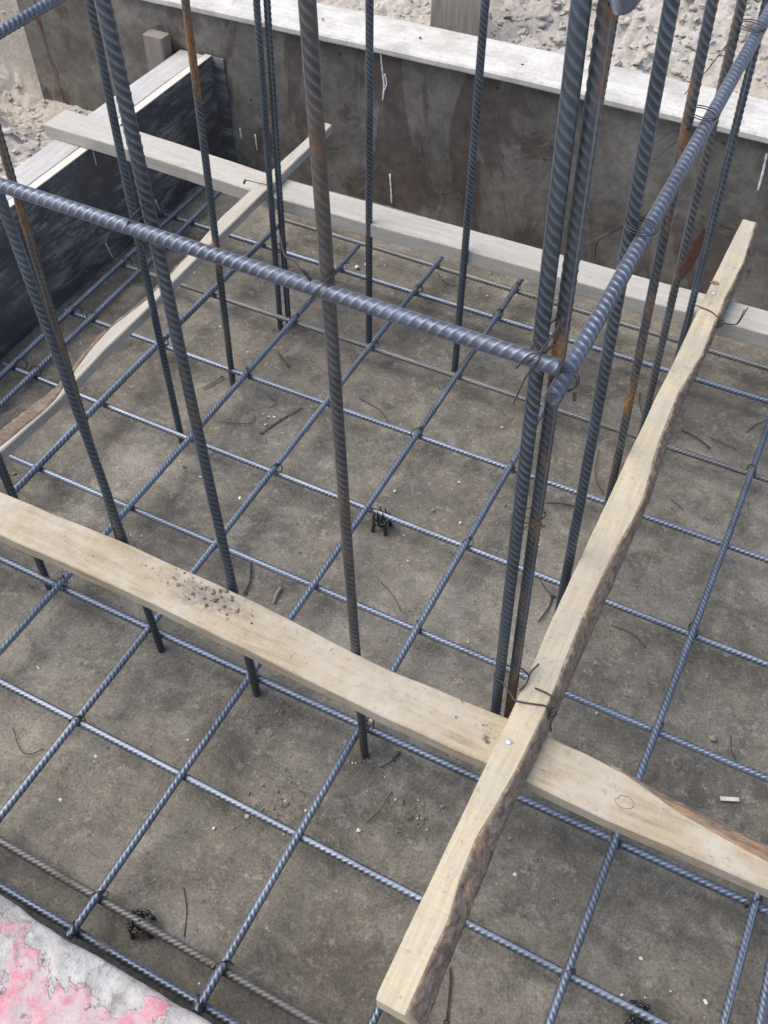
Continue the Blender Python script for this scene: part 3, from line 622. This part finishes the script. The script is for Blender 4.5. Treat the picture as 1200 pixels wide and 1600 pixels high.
# hoop ties on the front
tie_h((.8035, .3655, .9145), (.55, 0, .8), (0, 1, 0), .0135, .0195, 'wire binding the front hoop to the central weathered column bar', ((.800, .352, .926), (.793, .350, .937)), ([(.792, .350, .936), (.784, .352, .941), (.773, .355, .942), (.760, .37, .95)],))
tie_h((.599, .374, .916), (.5, 0, .85), (0, 1, 0), .0125, .020, 'wire binding the front hoop to the thick column bar left of centre', ((.605, .366, .90), (.612, .362, .893)), ())
tie_h((.408, .372, .917), (.5, 0, .85), (0, 1, 0), .0125, .020, 'wire binding the front hoop at the very left frame edge', None, ())
tie_h((1.000, .380, .915), (.6, 0, .8), (0, 1, 0), .0150, .029, 'crossed wires with long ends binding the front hoop to the corner pair', ((1.010, .351, .928), (1.018, .353, .940)),
  ([(1.018, .353, .94), (1.021, .351, .952), (1.0223, .35, .9657)], [(1.010, .350, .930), (1.0069, .3495, .9152), (1.0, .349, .900), (.9934, .35, .8712), (.989, .36, .855)], [(1.010, .350, .930), (1.0, .3485, .924), (.993, .349, .910), (.990, .352, .903)]))
# pair ties
tie_h((1.0056, .4097, .664), (.82, .57, .02), (-.57, .82, 0), .0180, .0098, 'wire ring round the thick corner pair halfway down', ((1.02, .402, .666), (1.027, .400, .668)), (), 1, False)
tie_h((.1627, 1.2395, .215), (.62, .78, .1), (-.78, .62, 0), .0180, .0088, 'wire ring low on the touching pair at the far left corner', ((.17, 1.23, .213), (.165, 1.215, .23)), ([(.165, 1.215, .23), (.15, 1.20, .235), (.13, 1.19, .22)],))
wires('tie_wire', [catmull([(1.002, .3985, .353), (.9985, .4015, .352), (.9975, .409, .352), (1.003, .419, .352), (1.017, .4262, .352), (1.028, .4262, .3525), (1.0375, .421, .353)], 6),
   catmull([(1.0, .3965, .3545), (1.012, .396, .354), (1.030, .3835, .3535), (1.0375, .380, .3535), (1.0612, .3865, .3535), (1.0725, .3895, .3535), (1.0815, .3862, .348)], 5),
   catmull([(1.0815, .387, .350), (1.0845, .393, .352), (1.0805, .4005, .358), (1.068, .4045, .358), (1.0514, .4054, .357)], 6),
   catmull([(1.0355, .395, .354), (1.0395, .407, .356), (1.0389, .4222, .359), (1.0431, .4338, .362), (1.044, .437, .363)], 5),
   loop((1.082, .3895, .347), (0, 1, 0), (.6, 0, .8), .0065, .006, 14), loop((1.0835, .3865, .345), (.2, .8, .5), (.8, .1, .5), .006, .0045, 14),
   catmull([(1.083, .384, .345), (1.086, .376, .339), (1.089, .372, .332)], 4)], .00125, M_WIRE, 'thick wire lashing the narrow board to the corner pair with loose curled ends', 'tie wire')
wires('tie_wire', [catmull([(1.012, 1.262, .350), (1.0243, 1.2527, .353), (1.0507, 1.2479, .353), (1.066, 1.238, .352), (1.0755, 1.2338, .345)], 5),
   catmull([(1.073, 1.236, .34), (1.080, 1.25, .335), (1.0983, 1.2612, .332), (1.1029, 1.2794, .336), (1.1057, 1.3049, .340)], 6), catmull([(1.098, 1.2612, .331), (1.101, 1.275, .336), (1.1017, 1.298, .339)], 5),
   loop((1.074, 1.237, .342), (0, 1, .2), (.8, 0, .5), .008, .005, 14), loop((1.0735, 1.232, .341), (.3, 1, 0), (.6, 0, .8), .006, .005, 12)], .0011, M_WIRE, 'wire lashing the far end of the narrow board with an upturned tail', 'tie wire')
wires('tie_wire', [catmull([(.075, 1.262, .326), (.0805, 1.262, .3365), (.1049, 1.264, .3375), (.136, 1.266, .3375), (.146, 1.262, .330), (.142, 1.25, .318)], 5), loop((.077, 1.262, .333), (0, 1, 0), (.3, 0, 1), .004, .005, 12)], .001, M_WIRE, 'wire over the thin waney board where it crosses the grey batten', 'tie wire')
wires('tie_wire', [catmull([(.812, .392, .05), (.824, .393, .07), (.826, .395, .10), (.823, .397, .135)], 5), catmull([(.812, .39, .06), (.822, .396, .08), (.829, .398, .12)], 5)], .0009, M_WIRE, 'upright wire ends beside the foot of the central column bar', 'tie wire')
# wire offcuts on the slab
W = [[(0.1053, 0.975), (0.1159, 0.9962), (0.1256, 1.0241)], [(0.1854, 0.9036), (0.255, 0.9303), (0.2524, 0.9545)], [(0.2437, 1.0201), (0.273, 1.0084), (0.2657, 0.9893)], [(0.3282, 1.0187), (0.3076, 0.9718), (0.2912, 0.9172)], [(0.4241, 1.1001), (0.4758, 1.089), (0.5112, 1.064)], [(0.3846, 1.5733), (0.4209, 1.5463), (0.4469, 1.5482)], [(0.1888, 1.1506), (0.2356, 1.1192)], [(0.9266, 1.1852), (0.944, 1.1154), (0.9751, 1.0746)], [(0.9498, 1.3878), (0.9736, 1.3253)], [(1.0585, 1.3153), (1.0904, 1.3066), (1.1237, 1.2909)], [(1.1127, 1.322), (1.1747, 1.3106)], [(1.1806, 1.3666), (1.1929, 1.3978), (1.2094, 1.4231)], [(0.4437, 0.6347), (0.4705, 0.5876), (0.4782, 0.5581)], [(0.2854, 0.1632), (0.3246, 0.1377), (0.3437, 0.1412), (0.3534, 0.156)], [(0.6847, 0.6914), (0.7469, 0.6494)], [(0.8474, 0.3703), (0.8631, 0.4064)], [(1.0877, 0.7921), (1.1229, 0.7906), (1.1543, 0.7745)], [(0.9276, 0.8354), (0.9683, 0.8034), (0.9799, 0.8046)], [(0.9693, 0.738), (0.9723, 0.8023)], [(1.3249, 0.6749), (1.3406, 0.6369)], [(0.8826, 0.3431), (0.8795, 0.308), (0.8706, 0.2809)], [(1.0682, 0.1512), (1.0758, 0.1367), (1.0924, 0.0882)], [(0.6793, 0.0763), (0.7189, 0.0206)], [(1.0938, 1.1217), (1.1236, 1.1058)], [(0.8801, 1.0008), (0.938, 1.0209)]]
for k, p in enumerate(W):
    if len(p) == 2: mid = ((p[0][0]+p[1][0])/2+rnd.uniform(-.004, .004), (p[0][1]+p[1][1])/2+rnd.uniform(-.004, .004)); p = [p[0], mid, p[1]]
    q = [(x, y, .0032+rnd.uniform(0, .002)) for x, y in p]
    P = [catmull(q, 5)]
    if k % 3 == 0: P.append(catmull([(x+.0018, y+.0012, z+.001) for x, y, z in q], 5)); P.append(loop((q[-1][0], q[-1][1], .0045), (1, .2, 0), (0, 1, .15), .0035, .0028, 10))
    wires('wire_offcut', P, .0008, M_WIRE, 'bent dark offcut of tie wire lying on the concrete floor', 'wire', 'wire offcuts on the concrete floor')
# twig, chip, stone, white lumps
tw_ = mk('twig', *sweep(tube_rings(catmull([(.5307, .5985, .006), (.532, .58, .008), (.5361, .5625, .006)], 6), .0038, 7, True)), M_STAKE); tag(tw_, 'short dark twig on the floor near the wide board', 'twig')
cp = board('wood_chip', 0, .028, -.0032, .0032, .0028, .0024, M_WPALE, n=8, rough=.0006, seed=71, ch=.0006); cp.location = (1.3367, .5615, .0035); cp.rotation_euler = (.05, -.06, .39); tag(cp, 'pale sliver of wood on the floor at the right', 'wood chip')
tag(lumps('stone', np.array([(1.3007, .6559, .006)]), [.0068], M_CRUMB, .8, .2), 'small rounded grey pebble on the floor at the right', 'stone')
tag(lumps('plaster_lump', np.array([(.202, 1.5051, .007)]), [.006], M_WHITE, .8, .25), 'larger white plaster lump near the batten', 'plaster lump')
tag(lumps('plaster_lump', np.array([(.2165, 1.5246, .0055)]), [.004], M_WHITE, .8, .25), 'smaller white plaster lump behind the larger one', 'plaster lump')
# dark root sticking out of the soil, top centre
zz = float(soil_h(np.array([.5]), np.array([2.15]))[0])
r_ = mk('root', *sweep(tube_rings(catmull([(.46, 2.13, zz+.0), (.475, 2.15, zz+.035), (.50, 2.19, zz+.05), (.55, 2.22, zz+.075)], 6), .006, 7, True)), M_STAKE); tag(r_, 'dark root end sticking out of the soil behind the tall wall', 'root')

# ---------------------------------------------------------------- plastic bar spacers
def spacer(loc, rot, label):
    e = empty('bar_spacer', (loc[0], loc[1], 0)); tag(e, label, 'bar spacer', 'black plastic bar spacers'); e.rotation_euler.z = rot
    def add(name, P, r): 
        V, F = sweep(tube_rings(P, r, 8)); return mk(name, V, F, M_PLASTIC, e)
    R = .0155; zc = .030
    for k in range(4):
        a0 = k*math.pi/2+.16; a1 = (k+1)*math.pi/2-.02
        add('ring_arc', [Vector((R*math.cos(a0+(a1-a0)*i/8), R*math.sin(a0+(a1-a0)*i/8), zc)) for i in range(9)], .0022)
        c = (k+.5)*math.pi/2; ca, sa = math.cos(c), math.sin(c)
        add('leg', catmull([(R*ca, R*sa, zc+.004), (R*ca*1.02, R*sa*1.02, zc-.012), (R*ca*1.2, R*sa*1.2, .001)], 4), .0034)
        add('spoke', catmull([(R*ca, R*sa, zc), (R*.6*ca, R*.6*sa, zc+.003), (.0065*ca, .0065*sa, zc+.006)], 4), .0024)
    add('hub', [Vector((0, 0, .012)), Vector((0, 0, .02)), Vector((0, 0, .030)), Vector((0, 0, .0385))], .0085)
    for sy in (-1, 1):
        add('clip', catmull([(-.005, sy*.0068, zc+.004), (-.005, sy*.0078, zc+.016), (-.005, sy*.0062, zc+.0235)], 5), .0015)
        add('clip', catmull([(.005, sy*.0068, zc+.004), (.005, sy*.0078, zc+.016), (.005, sy*.0062, zc+.0235)], 5), .0015)
spacer((.6275, .8065), .1, 'black plastic spacer under a floor bar in the middle of the pit')
spacer((.660, .004), .5, 'black plastic spacer under the rusty bar near the pink formwork edge')
spacer((1.315, .2055), .25, 'black plastic spacer under a floor bar at the bottom right')
